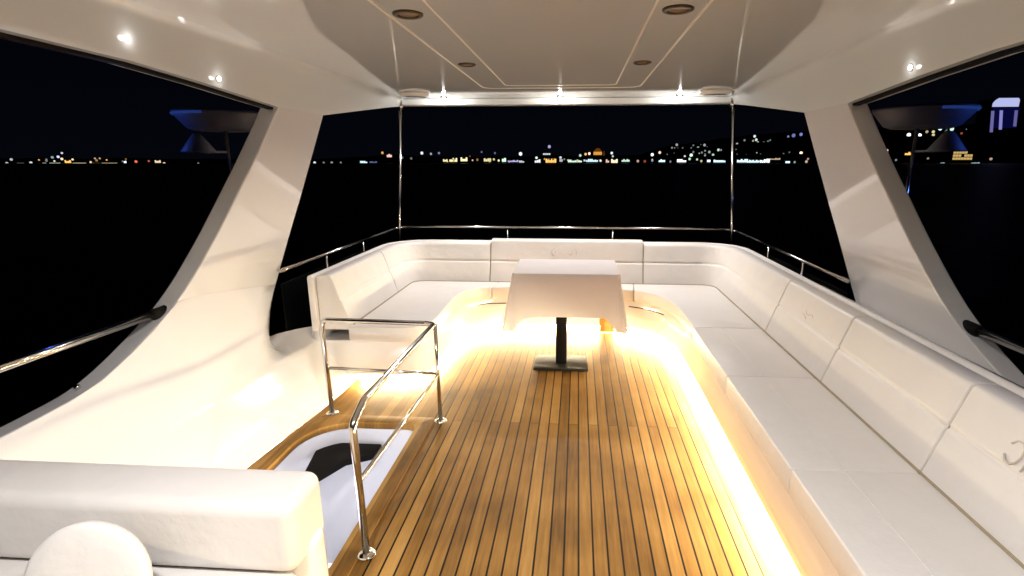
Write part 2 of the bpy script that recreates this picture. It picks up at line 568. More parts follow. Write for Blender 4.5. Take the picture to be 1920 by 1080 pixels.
# left inner liner: locker-height step along the foot of the coaming
def liner():
    th = thing('coaming_liner', 'low white moulded step along the foot of the left coaming beside the stairwell', 'coaming', (-1.7, 1.0, 0.0))
    tab_b = [(-1.5, 1.53), (1.5, 1.52), (2.25, 1.495), (2.75, 1.43), (3.1, 1.40), (3.45, 1.40)]
    tab_t = [(-1.5, 1.82), (1.0, 1.80), (1.91, 1.755), (2.41, 1.71), (2.66, 1.69), (3.05, 1.65), (3.25, 1.61), (3.45, 1.60)]
    fc = [(q.x, q.y) for q in front_curve]
    st = []          # (y at the foot, y at the top, a at the top, z at the top)
    for y in (-1.5, -0.6, 0, 0.5, 0.9, 1.2, 1.4, 1.6, 1.8, 1.95, 2.1, 2.22, 2.34):
        z = interp(fc, y) - 0.0015
        st.append((y, y, 2.08 - 0.31 * z - 0.003, z))
    for (yb, yt, z) in ((2.39, 2.48, 0.822), (2.44, 2.66, 0.795), (2.50, 2.88, 0.758), (2.56, 3.08, 0.728), (2.62, 3.236, 0.700), (2.72, 3.222, 0.60), (2.82, 3.202, 0.47), (2.96, 3.170, 0.325)):
        st.append((yb, yt, 2.08 - 0.31 * z - 0.0015, z))
    st += [(3.06, 3.215, 1.88, 0.362), (3.20, 3.27, 1.77, 0.38), (3.28, 3.33, 1.66, 0.388), (3.45, 3.45, 1.65, 0.39)]
    ys = st
    v, f = [], []
    for (y, yt, oo, oz) in st:
        b, tt = interp(tab_b, y), interp(tab_t, y)
        zt = 0.30
        pr = [(b, y, 0.0), (b + 0.010, y, 0.03), (b + (tt - b) * 0.38, y, 0.13), (b + (tt - b) * 0.72, y, 0.225), (tt - 0.022, y, zt - 0.03), (tt, y, zt)]
        for k in range(1, 11):
            w = k / 10
            bow = 0.018 * math.sin(math.pi * w) * interp([(-2, 1), (2.5, 1), (2.7, 0), (9, 0)], y)
            pr.append((tt + (oo - tt) * w + bow, y + (yt - y) * w, zt + (oz - zt) * w - bow * 0.3))
        pr.append((oo + 0.012, yt + 0.002, oz - 0.012))
        for (a, yy_, z) in pr: v.append((XC - a, yy_, z))
    m_ = 17
    for i in range(len(ys) - 1):
        for j in range(m_ - 1):
            a = i * m_ + j
            f.append((a, a + 1, a + 1 + m_, a + m_))
    f.append(tuple(range(m_))); f.append(tuple((len(ys) - 1) * m_ + j for j in range(m_)))
    lm_ = obj('liner_moulding', v, f, 'gel', th, True, 0)
    e_ = lm_.modifiers.new('edge', 'EDGE_SPLIT'); e_.split_angle = math.radians(55)
liner()

# right coaming cap behind the sofa cushions
cap = thing('side_coaming', 'rounded white coaming cap running behind the right hand sofa cushions', 'coaming', (XC + 1.75, 1.0, 0.5))
v, f = [], []
prc = [(1.60, 0.40), (1.60, 0.69), (1.615, 0.725), (1.645, 0.742), (1.70, 0.735), (1.76, 0.70), (1.80, 0.672), (1.85, 0.662), (1.90, 0.60), (1.90, 0.40)]
ys = [-1.4, 0, 1, 2, 2.6, 3.0, 3.2, 3.3]
for y in ys:
    for (a, z) in prc: v.append((XC + a, y, z))
m_ = len(prc)
for i in range(len(ys) - 1):
    for j in range(m_):
        a = i * m_ + j; b = i * m_ + (j + 1) % m_
        f.append((a, b, b + m_, a + m_))
f.append(tuple(range(m_))); f.append(tuple((len(ys) - 1) * m_ + j for j in range(m_)))
obj('cap_moulding', v, f, 'gel', cap, True, 0.01, 2, 60)

# ------------------------------------------------------------------ hardtop
ZC = 2.05
tab_ze = [(-1.6, 1.80), (0, 1.85), (1.5, 1.866), (1.95, 1.860), (2.32, 1.838), (2.93, 1.793), (3.455, 1.793), (4.2, 1.895), (4.7, 1.963), (5.0, 2.0)]
tab_ae = [(-1.6, 1.50), (1.5, 1.500), (2.3, 1.510), (2.93, 1.524), (3.455, 1.524), (4.4, 1.515), (5.0, 1.50)]
top = thing('hardtop', 'glossy white hardtop roof with seamed ceiling panels over the deck', 'roof', (XC, 1.7, 2.05))
ys = [-1.6, -0.8, 0, 0.5, 1.0, 1.3, 1.5, 1.7, 1.95, 2.1, 2.32, 2.5, 2.7, 2.93, 3.1, 3.3, 3.455, 3.6, 3.8, 4.0, 4.2, 4.4, 4.6, 4.8, 4.92, 5.0]
NB = 12
v, f = [], []
for y in ys:
    ze, ae = interp(tab_ze, y), interp(tab_ae, y)
    P0 = Vector((ae, ze)); P1 = Vector((ae - 0.03, ze + 0.75 * (ZC - ze))); P2 = Vector((1.485, ZC)); P3 = Vector((1.43, ZC))
    half = [(ae + 0.105, ze - 0.006), (ae + 0.001, ze - 0.002)]
    for k in range(NB + 1):
        s = k / NB
        q = (1 - s) ** 3 * P0 + 3 * s * (1 - s) ** 2 * P1 + 3 * s * s * (1 - s) * P2 + s ** 3 * P3
        half.append((q.x, q.y))
    half += [(1.1, ZC), (0.8, ZC), (0.5, ZC)]
    outer = [(0.0, 2.22), (1.0, 2.20), (1.45, 2.15), (1.60, 2.06), (ae + 0.105, ze + 0.03)]
    full = [(-a, z) for (a, z) in half] + [(0, ZC)] + [(a, z) for (a, z) in reversed(half)]
    full += [(a, z) for (a, z) in reversed(outer)] + [(-a, z) for (a, z) in outer[1:]]
    for (a, z) in full: v.append((XC + a, y, z))
m_ = len(full)
for i in range(len(ys) - 1):
    for j in range(m_):
        a = i * m_ + j; b = i * m_ + (j + 1) % m_
        f.append((a, b, b + m_, a + m_))
f.append(tuple(range(m_))); f.append(tuple((len(ys) - 1) * m_ + j for j in range(m_)))
roof = obj('ceiling_shell', v, f, 'ceil', top, True)
es = roof.modifiers.new("edge", 'EDGE_SPLIT'); es.split_angle = math.radians(50)
# rear lip with the lit front face
v = []
sw = sweep('rear_lip', [(XC + 1.47, 4.885), (XC + 1.30, 4.90), (XC - 1.30, 4.90), (XC - 1.47, 4.885)], [(0, 2.048), (0.004, 2.02), (-0.0, 1.998), (-0.03, 1.990), (-0.10, 1.990), (-0.10, 2.048)], 'ceil', top, 0.003)
# window gaskets under the roof edge, both sides
for s in (-1, 1):
    v, f = [], []
    yy = [y for y in ys if y <= 2.93]
    for y in yy:
        ze, ae = interp(tab_ze, y), interp(tab_ae, y)
        for (a, z) in ((ae + 0.030, ze - 0.004), (ae + 0.030, ze - 0.016), (ae + 0.060, ze - 0.016), (ae + 0.060, ze - 0.004)):
            v.append((XC + s * a, y, z))
    for i in range(len(yy) - 1):
        for j in range(4):
            a = i * 4 + j; b = i * 4 + (j + 1) % 4
            f.append((a, b, b + 4, a + 4))
    f.append((0, 1, 2, 3)); f.append(tuple((len(yy) - 1) * 4 + j for j in range(4)))
    obj('window_gasket', v, f, 'rubber', top)
# raised seam lines of the ceiling panels
M['seam'], _, _ = principled("ceiling_seam", (0.80, 0.76, 0.68), 0.3)
def seam(a, y1, r, w):
    pts = fillet([(XC - a, -1.4, 0), (XC - a, y1, 0), (XC + a, y1, 0), (XC + a, -1.4, 0)], r, 6)
    sweep('panel_seam', [(q.x, q.y) for q in pts], [(-w / 2, ZC + 0.001), (-w / 2, ZC - 0.0035), (w / 2, ZC - 0.0035), (w / 2, ZC + 0.001)], 'seam', top, 0, True, False)
seam(0.41, 4.10, 0.06, 0.009)
seam(0.60, 4.25, 0.12, 0.010)
# small round speakers / hatches near the rear edge
for s, nm in ((-1, 'left'), (1, 'right')):
    sp_ = thing('ceiling_speaker', f'low round white ceiling speaker beside the {nm} pole', 'speaker', (XC + s * 1.235, 4.52, ZC - 0.001), 'speakers in the rear ceiling')
    lathe('speaker_ring', (XC + s * 1.235, 4.52, ZC), [(0.125, -0.001), (0.125, -0.014), (0.115, -0.022), (0.100, -0.024)], 'seam', sp_, 36)
    lathe('speaker_grille', (XC + s * 1.235, 4.52, ZC - 0.022), [(0.098, 0), (0.098, -0.006), (0.085, -0.009)], 'gel', sp_, 36)

def downlight(x, y, label, lit, z=ZC, r=0.052, group=None):
    d = thing('recessed_light', label, 'ceiling light', (x, y, z), group)
    v, f = [], []
    n = 32
    prof = [(r, 0.001), (r, -0.006), (r * 0.93, -0.009), (r * 0.72, -0.009), (r * 0.68, -0.003), (r * 0.68, 0.001)]
    for (q, dz) in prof:
        for k in range(n):
            a = 2 * math.pi * k / n
            v.append((x + q * math.cos(a), y + q * math.sin(a), z + dz))
    for i in range(len(prof) - 1):
        for k in range(n): f.append((i * n + k, i * n + (k + 1) % n, (i + 1) * n + (k + 1) % n, (i + 1) * n + k))
    obj('light_rim', v, f, 'chrome' if lit else 'bronze', d, True)
    lathe('light_lens', (x, y, z - 0.002), [(r * 0.67, 0.0), (r * 0.6, -0.003), (r * 0.2, -0.0035)], 'lenson' if lit else 'lensoff', d, 24)
    return d
G1 = 'unlit recessed lights in the ceiling'
downlight(-0.661, 2.142, 'unlit dark round ceiling light, nearest the camera on the left', False, r=0.058, group=G1)
downlight(0.362, 2.142, 'unlit dark round ceiling light, nearest the camera on the right', False, r=0.058, group=G1)
downlight(-0.657, 3.212, 'unlit dark round ceiling light, farther of the two on the left', False, r=0.052, group=G1)
downlight(0.357, 3.212, 'unlit dark round ceiling light, farther of the two on the right', False, r=0.052, group=G1)
G2 = 'lit spots along the rear ceiling edge'
for x, w_ in ((-1.19, 'leftmost'), (-0.165, 'middle'), (0.86, 'rightmost')):
    d = downlight(x, 4.76, f'small lit white ceiling spot at the rear roof edge, {w_} of three', True, r=0.035, group=G2)
    lamp('spot_beam', 'POINT', (x, 4.76, ZC - 0.028), SPOT_W, (1.0, 0.92, 0.86), 0.012, parent=d)
    lamp('spot_cone', 'SPOT', (x, 4.76, ZC - 0.03), 60.0, (1.0, 0.95, 0.91), 0.025, (math.radians(-14), 0, 0), 150, 0.8, d)
# small glowing discs added on the roof beams, standing in for reflected highlights
def add_beam_glint(s, y, z, label, w=0.05, r0=0.011):
    ae = interp(tab_ae, y)
    x = XC + s * (ae - 0.006)
    d = thing('beam_glint', label, 'ceiling light', (x, y, z), 'added highlights on the roof beams')
    bm = bmesh.new()
    tube_bm(bm, [(x + s * 0.01, y, z), (x - s * 0.004, y, z - 0.001)], r0 * 1.35, 20)
    bmesh.ops.recalc_face_normals(bm, faces=bm.faces)
    finish('light_rim', bm, 'chrome', d, True)
    bm = bmesh.new()
    tube_bm(bm, [(x, y, z), (x - s * 0.007, y, z - 0.001)], r0, 20)
    bmesh.ops.recalc_face_normals(bm, faces=bm.faces)
    finish('light_lens', bm, 'lenson', d, False)
    lamp('glow', 'POINT', (x - s * 0.03, y, z - 0.01), w, (1.0, 0.96, 0.92), 0.01, parent=d)  # added lamp, spreads the stand-in highlight a little
add_beam_glint(-1, 1.93, 1.935, 'tiny round highlight added on the left roof beam, nearer the camera')
add_beam_glint(-1, 2.42, 1.865, 'tiny round highlight added on the left roof beam, nearer the pillar')
add_beam_glint(1, 2.38, 1.875, 'tiny round highlight added on the right roof beam above the window')
# lit ceiling lights forward of the frame (they light the helm seat and the near cushions)
for x, y in ((-0.66, 0.35), (0.36, 0.35)):
    d = downlight(x, y, f'lit recessed ceiling light above the helm seats, {"left" if x < 0 else "right"} one', True, r=0.045, group='lit lights above the helm')
    lamp('spot_beam', 'SPOT', (x, y, ZC - 0.02), FORE_W * (1.5 if x < 0 else 0.8), (1.0, 0.97, 0.95), 0.04, (0, 0, 0), 160, 0.6, d)

# ------------------------------------------------------------------ poles and rails
def pole(s, nm):
    d = thing('support_pole', f'thin polished steel pole holding up the {nm} rear corner of the roof', 'pole', (XC + s * 1.60, 4.95, 0.0), 'poles at the rear roof corners')
    tube('pole_tube', [(XC + s * 1.66, 4.95, 0.0), (XC + s * 1.505, 4.95, 2.0)], 0.0165, 'chrome', d, 16)
    lathe('pole_flange', (XC + s * 1.505, 4.95, 1.965), [(0.022, 0), (0.026, 0.012), (0.045, 0.02), (0.045, 0.036)], 'chrome', d, 20)
pole(-1, 'left'); pole(1, 'right')
rail = thing('guard_rail', 'polished steel guard rail round the stern behind the sofa', 'rail', (XC, 5.03, 0.0))
ra = fillet([(XC - 1.80, 3.20, 0.80), (XC - 1.80, 4.70, 0.80), (XC - 1.62, 5.03, 0.865), (XC - 1.2, 5.03, 0.87), (XC + 1.2, 5.03, 0.87), (XC + 1.62, 5.03, 0.865), (XC + 1.80, 4.70, 0.79), (XC + 1.80, 3.20, 0.785)], [0.2, 0.15, 0.05, 0.05, 0.15, 0.2])
tube('top_rail', ra, 0.0125, 'chrome', rail, 12)
for s in (-1, 1):
    for y in (3.84, 4.55):
        tube('stanchion', [(XC + s * 1.80, y, 0.05), (XC + s * 1.80, y, 0.79)], 0.010, 'chrome', rail, 10)
for x in (-0.68, 0.345):
    tube('stanchion', [(x, 5.03, -0.05), (x, 5.03, 0.865)], 0.005, 'chrome', rail, 10)
# smoked panels below the side rails
for s, nm in ((-1, 'left'), (1, 'right')):
    pn = thing('wind_panel', f'dark smoked glass panel standing under the {nm} side rail', 'glass panel', (XC + s * 1.85, 4.0, 0.0), 'smoked panels under the rails')
    v = []
    box('panel_glass', XC + s * 1.84 - 0.005, XC + s * 1.84 + 0.005, 3.26, 4.75, -0.10, 0.70, 'smoke', pn, 0.002)
pn = thing('stern_panel', 'dark smoked glass panel standing behind the stern sofa', 'glass panel', (XC, 5.07, 0.0))
box('panel_glass', XC - 1.6, XC + 1.6, 5.065, 5.075, -0.1, 0.72, 'smoke', pn, 0.002)
for s, nm in ((-1, 'left'), (1, 'right')):
    hr = thing('side_rail', f'polished steel side rail running forward outside the {nm} window', 'rail', (XC + s * 1.88, 1.0, 0.0), 'side rails outside the windows')
    tube('rail_tube', [(XC + s * 1.88, 2.27, 0.785), (XC + s * 1.87, 1.6, 0.795), (XC + s * 1.86, 0.5, 0.80), (XC + s * 1.86, -1.5, 0.80)], 0.0165, 'chrome', hr, 14)
    for y in (-0.2, -1.3):
        tube('stanchion', [(XC + s * 1.95, y, 0.46), (XC + s * 1.86, y, 0.80)], 0.011, 'chrome', hr, 10)

# outboard pods beyond the pillars: blue-lit pod on a chrome post with a grey cone
def pod(s, nm):
    c = Vector((XC + s * 2.26, 3.50, 0.0))
    d = thing('outboard_pod', f'dark round pod with a blue lit end on a steel post, beyond the {nm} pillar', 'pod', c, 'pods outside the windows')
    lathe('pod_shell', (c.x, c.y, 1.71), [(0.16, -0.015), (0.20, 0.0), (0.27, 0.09), (0.275, 0.105), (0.24, 0.112)], 'darkgrey', d, 40)
    # glowing band added round the forward outboard quarter to colour it blue
    v, f = [], []
    n = 14
    a0 = math.radians(165 if s < 0 else 375 - 118); a1 = a0 + math.radians(118)
    for i, (q, z) in enumerate(((0.262, 1.790), (0.268, 1.797), (0.271, 1.803))):
        for k in range(n + 1):
            w = a0 + (a1 - a0) * k / n
            v.append((c.x + q * 1.03 * math.cos(w), c.y + q * 1.03 * math.sin(w), z))
    for i in range(2):
        for k in range(n): f.append((i * (n + 1) + k, i * (n + 1) + k + 1, (i + 1) * (n + 1) + k + 1, (i + 1) * (n + 1) + k))
    ln = obj('pod_glow_band', v, f, 'blueband', d, True)
    sm = ln.modifiers.new("solid", 'SOLIDIFY'); sm.thickness = 0.006
    lamp('pod_blue_fill', 'POINT', (c.x + s * 0.40, c.y - 0.34, 1.70), 2.6, (0.06, 0.16, 1.0), 0.03, parent=d)  # added blue lamp beside the pod, lights its shell
    tube('pod_post', [(c.x + s * -0.02, c.y, 0.1), (c.x + s * -0.02, c.y, 1.70)], 0.012, 'chrome', d, 12)
    lathe('post_cone', (c.x + s * 0.07, c.y - 0.16, 1.555), [(0.10, 0.0), (0.10, 0.006), (0.035, 0.10), (0.02, 0.118)], 'conegrey', d, 28)
    tube('cone_arm', [(c.x + s * -0.02, c.y, 1.56), (c.x + s * 0.07, c.y - 0.16, 1.558)], 0.008, 'darkgrey', d, 8)
pod(-1, 'left'); pod(1, 'right')

# ------------------------------------------------------------------ U-shaped sofa
sofa = thing('sofa', 'long white upholstered sofa wrapping round the stern, glowing warm underneath', 'sofa', (0.0, 4.0, 0.0))
ZS = 0.42
def crease_path(y_r0=-0.6, y_l1=3.24):
    pts = fillet([(1.235, y_r0, 0), (1.225, 4.59, 0), (-1.50, 4.60, 0), (-1.505, y_l1, 0)], [0.13, 0.13], 8)
    return [(q.x, q.y) for q in pts]
CR = resample(crease_path(), 0.08)
def sub_path(path, a, b):
    """the piece of a polyline between arc lengths a and b"""
    out, acc = [], 0.0
    for p0, p1 in zip(path, path[1:]):
        P0, P1 = Vector(p0), Vector(p1)
        l = (P1 - P0).length
        s0, s1 = max(a - acc, 0), min(b - acc, l)
        if s1 > s0 + 1e-6:
            if not out: out.append(tuple(P0.lerp(P1, s0 / l)))
            out.append(tuple(P0.lerp(P1, s1 / l)))
        acc += l
    return out
def arclen_at(path, test):
    acc = 0.0
    for p0, p1 in zip(path, path[1:]):
        if test(p1): return acc
        acc += (Vector(p1) - Vector(p0)).length
    return acc
L_tot = sum((Vector(b) - Vector(a)).length for a, b in zip(CR, CR[1:]))
# the crease path runs aft on the right, to the left along the stern, forward on the left: outward is to the right => negative offset
def back_prof(top=0.765, th=0.222):
    return [(-0.0, 0.39), (-0.006, 0.43), (-0.058, 0.585), (-0.064, 0.596), (-0.0715, 0.600), (-0.0715, 0.606), (-0.070, 0.614), (-0.074, 0.625), (-0.113, top - 0.025), (-0.119, top - 0.010), (-0.130, top - 0.001),
            (-0.155, top + 0.002), (-th + 0.02, top), (-th + 0.005, top - 0.01), (-th, top - 0.03), (-th, 0.39)]
yr0 = CR[0][1]
s_right = [0.02] + [y - yr0 for y in (0.11, 0.92, 1.72, 2.50, 3.29)]
s_c0 = arclen_at(CR, lambda q: q[0] < 0.575)
s_c1 = arclen_at(CR, lambda q: q[0] < -0.835)
s_ll = L_tot - 0.93
GAP = 0.0045
cuts = s_right + [s_c0, s_c1, s_ll, L_tot]
for a, b in zip(cuts, cuts[1:]):
    centre = abs(a - s_c0) < 1e-6
    pth = sub_path(CR, a + GAP, b - GAP)
    bc = sweep('back_cushion', pth, back_prof(0.795 if centre else 0.765, 0.222), 'vinyl', sofa, 0.006, True, True, 50)

# front outline of the seat (right run, stern, left run, rounded left end)
FRONT = [(0.785, -0.6), (0.785, 1.0), (0.785, 2.5), (0.787, 3.3), (0.785, 3.65)]
FRONT += [tuple(q) for q in catmull([(0.785, 3.65), (0.770, 3.92), (0.705, 4.15), (0.58, 4.31), (0.42, 4.39), (0.25, 4.42)], 5)][1:]
FRONT += [(-0.1, 4.43), (-0.5, 4.43)]
FRONT += [tuple(q) for q in catmull([(-0.62, 4.42), (-0.80, 4.385), (-0.93, 4.27), (-0.985, 4.08), (-0.99, 3.85), (-0.985, 3.55)], 5)]
FRONT += [tuple(q) for q in catmull([(-0.985, 3.42), (-1.00, 3.34), (-1.06, 3.27), (-1.15, 3.235), (-1.28, 3.225)], 4)]
FRONT += [(-1.40, 3.225), (-1.50, 3.225)]
def front_between(test0, test1):
    return [q for q in FRONT if test0(q) and test1(q)]
XO = 1.262
# straight right-hand seat cushions
seams_y = [-0.55, 0.11, 0.92, 1.715, 2.55, 3.36]
for y0, y1 in zip(seams_y, seams_y[1:]):
    xa = 0.785
    cu = box('seat_cushion', xa, XO, y0 + 0.0018, y1 - 0.0018, 0.315, ZS, 'vinyl', sofa, 0.007)
    # piping line that parts the front band from the seat panel
    box('piping', 0.9665, 0.9725, y0 + 0.01, y1 - 0.01, ZS - 0.003, ZS + 0.0025, 'vinyl', cu, 0.001)
# corner cushions
def crease_between(s0, s1, off=-0.03):
    return offset2(sub_path(CR, s0, s1), off)
fr = [q for q in FRONT if q[0] > 0.5 and q[1] > 3.37]
fr = [(0.786, 3.3625)] + fr + [(0.50, 4.372)]
cb = crease_between(3.3625 - yr0, arclen_at(CR, lambda q: q[0] < 0.50))
prism('seat_cushion', fr + cb[::-1], 0.315, ZS, 'vinyl', sofa, 0.010)
fc = [(0.495, 4.373)] + [q for q in FRONT if -0.62 < q[0] < 0.49 and q[1] > 4] + [(-0.745, 4.397)]
cb = crease_between(arclen_at(CR, lambda q: q[0] < 0.495), arclen_at(CR, lambda q: q[0] < -0.745))
prism('seat_cushion', fc + cb[::-1], 0.315, ZS, 'vinyl', sofa, 0.012)
fl = [(-0.75, 4.395)] + [q for q in FRONT if q[0] < -0.76]
cb = crease_between(arclen_at(CR, lambda q: q[0] < -0.75), L_tot)
prism('seat_cushion', fl + [q for q in cb[::-1] if True], 0.315, ZS, 'vinyl', sofa, 0.010)

# moulded shell behind the cushions; its rounded rim stands a little proud at the left end
RIM = resample(crease_path(-0.6, 3.215), 0.08)
sweep('back_rim', RIM, [(-0.226, 0.385), (-0.226, 0.745), (-0.232, 0.762), (-0.245, 0.770), (-0.258, 0.766), (-0.266, 0.75), (-0.268, 0.385)], 'vinyl', sofa, 0.004)
# moulded base, set back a little, with a recessed toe kick
FR_in = offset2(FRONT, -0.028)     # towards the outside of the U
FR_toe = offset2(FRONT, -0.090)
OUTB = offset2(CR, -0.22)
def ring(front):
    return front + OUTB[::-1]
prism('sofa_base', ring(FR_in), 0.062, 0.313, 'gel', sofa, 0.008)
prism('toe_kick', ring(FR_toe), 0.0, 0.0618, 'gel', sofa)
# back panel of the sofa (seen from outside)
sweep('back_panel', CR, [(-0.225, -0.02), (-0.225, 0.388), (-0.285, 0.388), (-0.285, -0.02)], 'gel', sofa)
# LED strip tucked under the lip all the way round
k_ = max(i for i, q in enumerate(FRONT) if q[1] > 3.75)
for PL, mt in ((FRONT[:k_ + 1], 'led'), (FRONT[k_:], 'leddim')):
    sweep('light_strip', PL, [(-0.050, 0.0605), (-0.050, 0.052), (-0.064, 0.052), (-0.064, 0.0605)], mt, sofa, 0, True, False)
# finger slots of the lockers and the little wooden hatch in the base
for x0, x1 in ((-0.855, -0.645), (0.46, 0.69)):
    pa = [q for q in FRONT if x0 - 0.03 < q[0] < x1 + 0.03 and q[1] > 4.1]
    sweep('locker_slot', pa, [(-0.0262, 0.257), (-0.0262, 0.266), (-0.036, 0.266), (-0.036, 0.257)], 'rubber', sofa, 0, True, False)
box('wooden_hatch', 0.215, 0.345, 4.437, 4.446, 0.012, 0.15, 'teak2', sofa, 0.003)
# khaki core seen in the joints between the cushions
sweep('cushion_core', sub_path(CR, 0.03, L_tot - 0.02), [(-0.012, 0.40), (-0.012, 0.425), (-0.070, 0.59), (-0.122, 0.74), (-0.135, 0.758), (-0.20, 0.758), (-0.20, 0.40)], 'stitch', sofa, 0, True, False)
box('cushion_core', 0.792, XO - 0.01, -0.5, 3.355, 0.32, ZS - 0.006, 'stitch', sofa)
sweep('crease_piping', sub_path(CR, 0.03, L_tot - 0.03), [(0.003, 0.418), (0.003, 0.4235), (-0.006, 0.426), (-0.010, 0.418)], 'stitch', sofa, 0, True, False)

# embroidered emblems on the backrests
def ring_emb(cx, cy, cz, rx, rz, nrm_back, name='emblem'):
    pass
def emb_on_back(pts2, y_c, z_c, side=1, r=0.0035, scale=1.0):
    """strokes given in (along, up) metres, laid on the right-hand backrest"""
    out = []
    for (a, u_) in pts2:
        z = z_c + u_ * scale
        off = interp([(0.44, 0.012), (0.565, 0.050), (0.612, 0.066), (0.66, 0.085), (0.72, 0.115), (0.75, 0.135)], z)
        out.append((1.229 + off, y_c + a * scale, z))
    return out
bm = bmesh.new()
# script monogram on the fourth backrest (two flowing strokes)
for st_ in ([(0.05, 0.03), (0.02, 0.035), (-0.03, 0.01), (-0.06, 0.02)], [(0.07, 0.005), (0.02, 0.012), (-0.02, -0.012), (-0.07, 0.0), (-0.09, -0.01)], [(0.03, -0.02), (-0.01, -0.025), (-0.03, -0.035)]):
    tube_bm(bm, emb_on_back([tuple(q) for q in catmull(st_, 5)], 2.93, 0.665), 0.0022, 6)
bmesh.ops.recalc_face_normals(bm, faces=bm.faces)
finish('stitched_emblem', bm, 'emboss', sofa, True)
# block lettering on the nearest visible backrest, cut by the edge of the photograph
bm = bmesh.new()
def arc(cx, cz, r, a0, a1, n=8, e=1.3):
    return [(cx + r * math.cos(math.radians(a0 + (a1 - a0) * k / n)), cz + r * e * math.sin(math.radians(a0 + (a1 - a0) * k / n))) for k in range(n + 1)]
for st_ in (arc(0.075, 0, 0.027, 30, 330), [(0.027, 0.035), (0.027, -0.035)], [(0.027, 0.035), (0.0, 0.035)], [(0.027, 0.0), (0.004, 0.0)],
            [(-0.02, -0.035), (-0.02, 0.035)] , arc(-0.055, 0.0, 0.025, 0, 360)):
    tube_bm(bm, emb_on_back(st_, 1.395, 0.655), 0.0035, 6)
bmesh.ops.recalc_face_normals(bm, faces=bm.faces)
finish('stitched_lettering', bm, 'emboss', sofa, True)
# oval crest on the centre backrest at the stern
bm = bmesh.new()
def on_stern(pts2, xc, zc):
    out = []
    for (a, u_) in pts2:
        z = zc + u_
        off = interp([(0.44, 0.012), (0.565, 0.050), (0.612, 0.066), (0.66, 0.085), (0.75, 0.115)], z)
        out.append((xc + a, 4.592 + off, z))
    return out
tube_bm(bm, on_stern([(0.115 * math.cos(math.radians(a)), 0.052 * math.sin(math.radians(a))) for a in range(-20, 235, 15)], -0.115, 0.69), 0.003, 6)
tube_bm(bm, on_stern([(0.08 * math.cos(math.radians(a)), 0.034 * math.sin(math.radians(a))) for a in range(-50, 200, 15)], -0.115, 0.69), 0.0025, 6)
bmesh.ops.recalc_face_normals(bm, faces=bm.faces)
finish('stitched_crest', bm, 'emboss', sofa, True)

# ------------------------------------------------------------------ table with cloth
tb = thing('table', 'small pedestal table with black column and square steel foot plate', 'table', (-0.105, 3.665, 0.0))
box('base_plate', -0.303, 0.093, 3.532, 3.798, 0.0262, 0.030, 'plate', tb, 0.0015)
box('base_block', -0.305, 0.095, 3.53, 3.80, 0.010, 0.026, 'rubber', tb, 0.002)
box('base_skid', -0.28, 0.07, 3.55, 3.78, 0.0, 0.0098, 'rubber', tb)
box('column', -0.145, -0.063, 3.62, 3.70, 0.030, 0.72, 'black', tb, 0.006)
box('tabletop', -0.42, 0.275, 3.43, 3.93, 0.72, 0.752, 'gel', tb, 0.006)
def cloth():
    x0, x1, y0, y1, zt = -0.436, 0.292, 3.412, 3.945, 0.760
    r = 0.018
    base = round_loop([(x0, y0), (x1, y0), (x1, y1), (x0, y1)], r, 5)
    # densify the perimeter
    per = []
    for i in range(len(base)):
        a, b = Vector(base[i]), Vector(base[(i + 1) % len(base)])
        n = max(1, int((b - a).length / 0.02))
        for k in range(n): per.append(a.lerp(b, k / n))
    cx, cy = (x0 + x1) / 2, (y0 + y1) / 2
    rows = 14
    v, f = [], []
    hx, hy = (x1 - x0) / 2, (y1 - y0) / 2
    N = len(per)
    for j in range(rows + 1):
        s = j / rows
        for k, q in enumerate(per):
            dx, dy = (q.x - cx) / hx, (q.y - cy) / hy
            corner = max(0.0, (abs(dx) * abs(dy) - 0.72) / 0.28) ** 1.5
            L = 0.305 + 0.115 * corner + 0.003 * math.sin(k * 0.2)
            nx = dx if abs(dx) > 0.97 else 0.0
            ny = dy if abs(dy) > 0.97 else 0.0
            nn = Vector((nx, ny)) if (nx or ny) else Vector((dx, dy))
            nn.normalize()
            rip = 0.006 * math.sin(k * 0.30) * s + 0.007 * math.sin(k * 0.11 + 1.3) * s
            flare = (0.030 * s + 0.055 * corner * s) * (1.0 if abs(nx) > abs(ny) else 0.35) + rip
            if j == 0: flare = 0.0
            drop = L * s
            if j == 1: flare = max(flare, 0.006)
            v.append((q.x + nn.x * flare, q.y + nn.y * flare, zt - drop))
    for j in range(rows):
        for k in range(N): f.append((j * N + k, j * N + (k + 1) % N, (j + 1) * N + (k + 1) % N, (j + 1) * N + k))
    f.append(tuple(range(N)))
    o = obj('tablecloth', v, f, 'cloth', None, True)
    e = o.modifiers.new("edge", 'EDGE_SPLIT'); e.split_angle = math.radians(60)
    tag(o, 'plain white cloth draped over the pedestal table, corners hanging lowest', 'tablecloth')
cloth()

# ------------------------------------------------------------------ stair handrail
hr = thing('stair_handrail', 'chrome tube handrail round the stairwell, standing on the teak deck', 'handrail', (-0.9, 2.3, 0.0))
A = Vector((-1.475, 2.80, 0.0)); B = Vector((-0.79, 2.745, 0.0)); N_ = Vector((-0.803, 1.672, 0.0))
RT = 0.0145
near = [(N_.x, N_.y, 0.0), (N_.x - 0.008, N_.y + 0.0, 0.56), (N_.x + 0.0, N_.y + 0.10, 0.615), (B.x - 0.003, B.y - 0.03, 0.612), (B.x - 0.06, B.y + 0.004, 0.607), (A.x + 0.0, A.y, 0.600), (A.x - 0.01, A.y - 0.0, 0.52), (A.x, A.y, 0.0)]
tube('top_tube', fillet(near, [0.05, 0.05, 0.03, 0.03, 0.09, 0.03], 7), RT, 'chrome', hr, 16)
tube('post', [(B.x, B.y, 0.0), (B.x - 0.003, B.y, 0.605)], 0.0115, 'chrome', hr, 14)
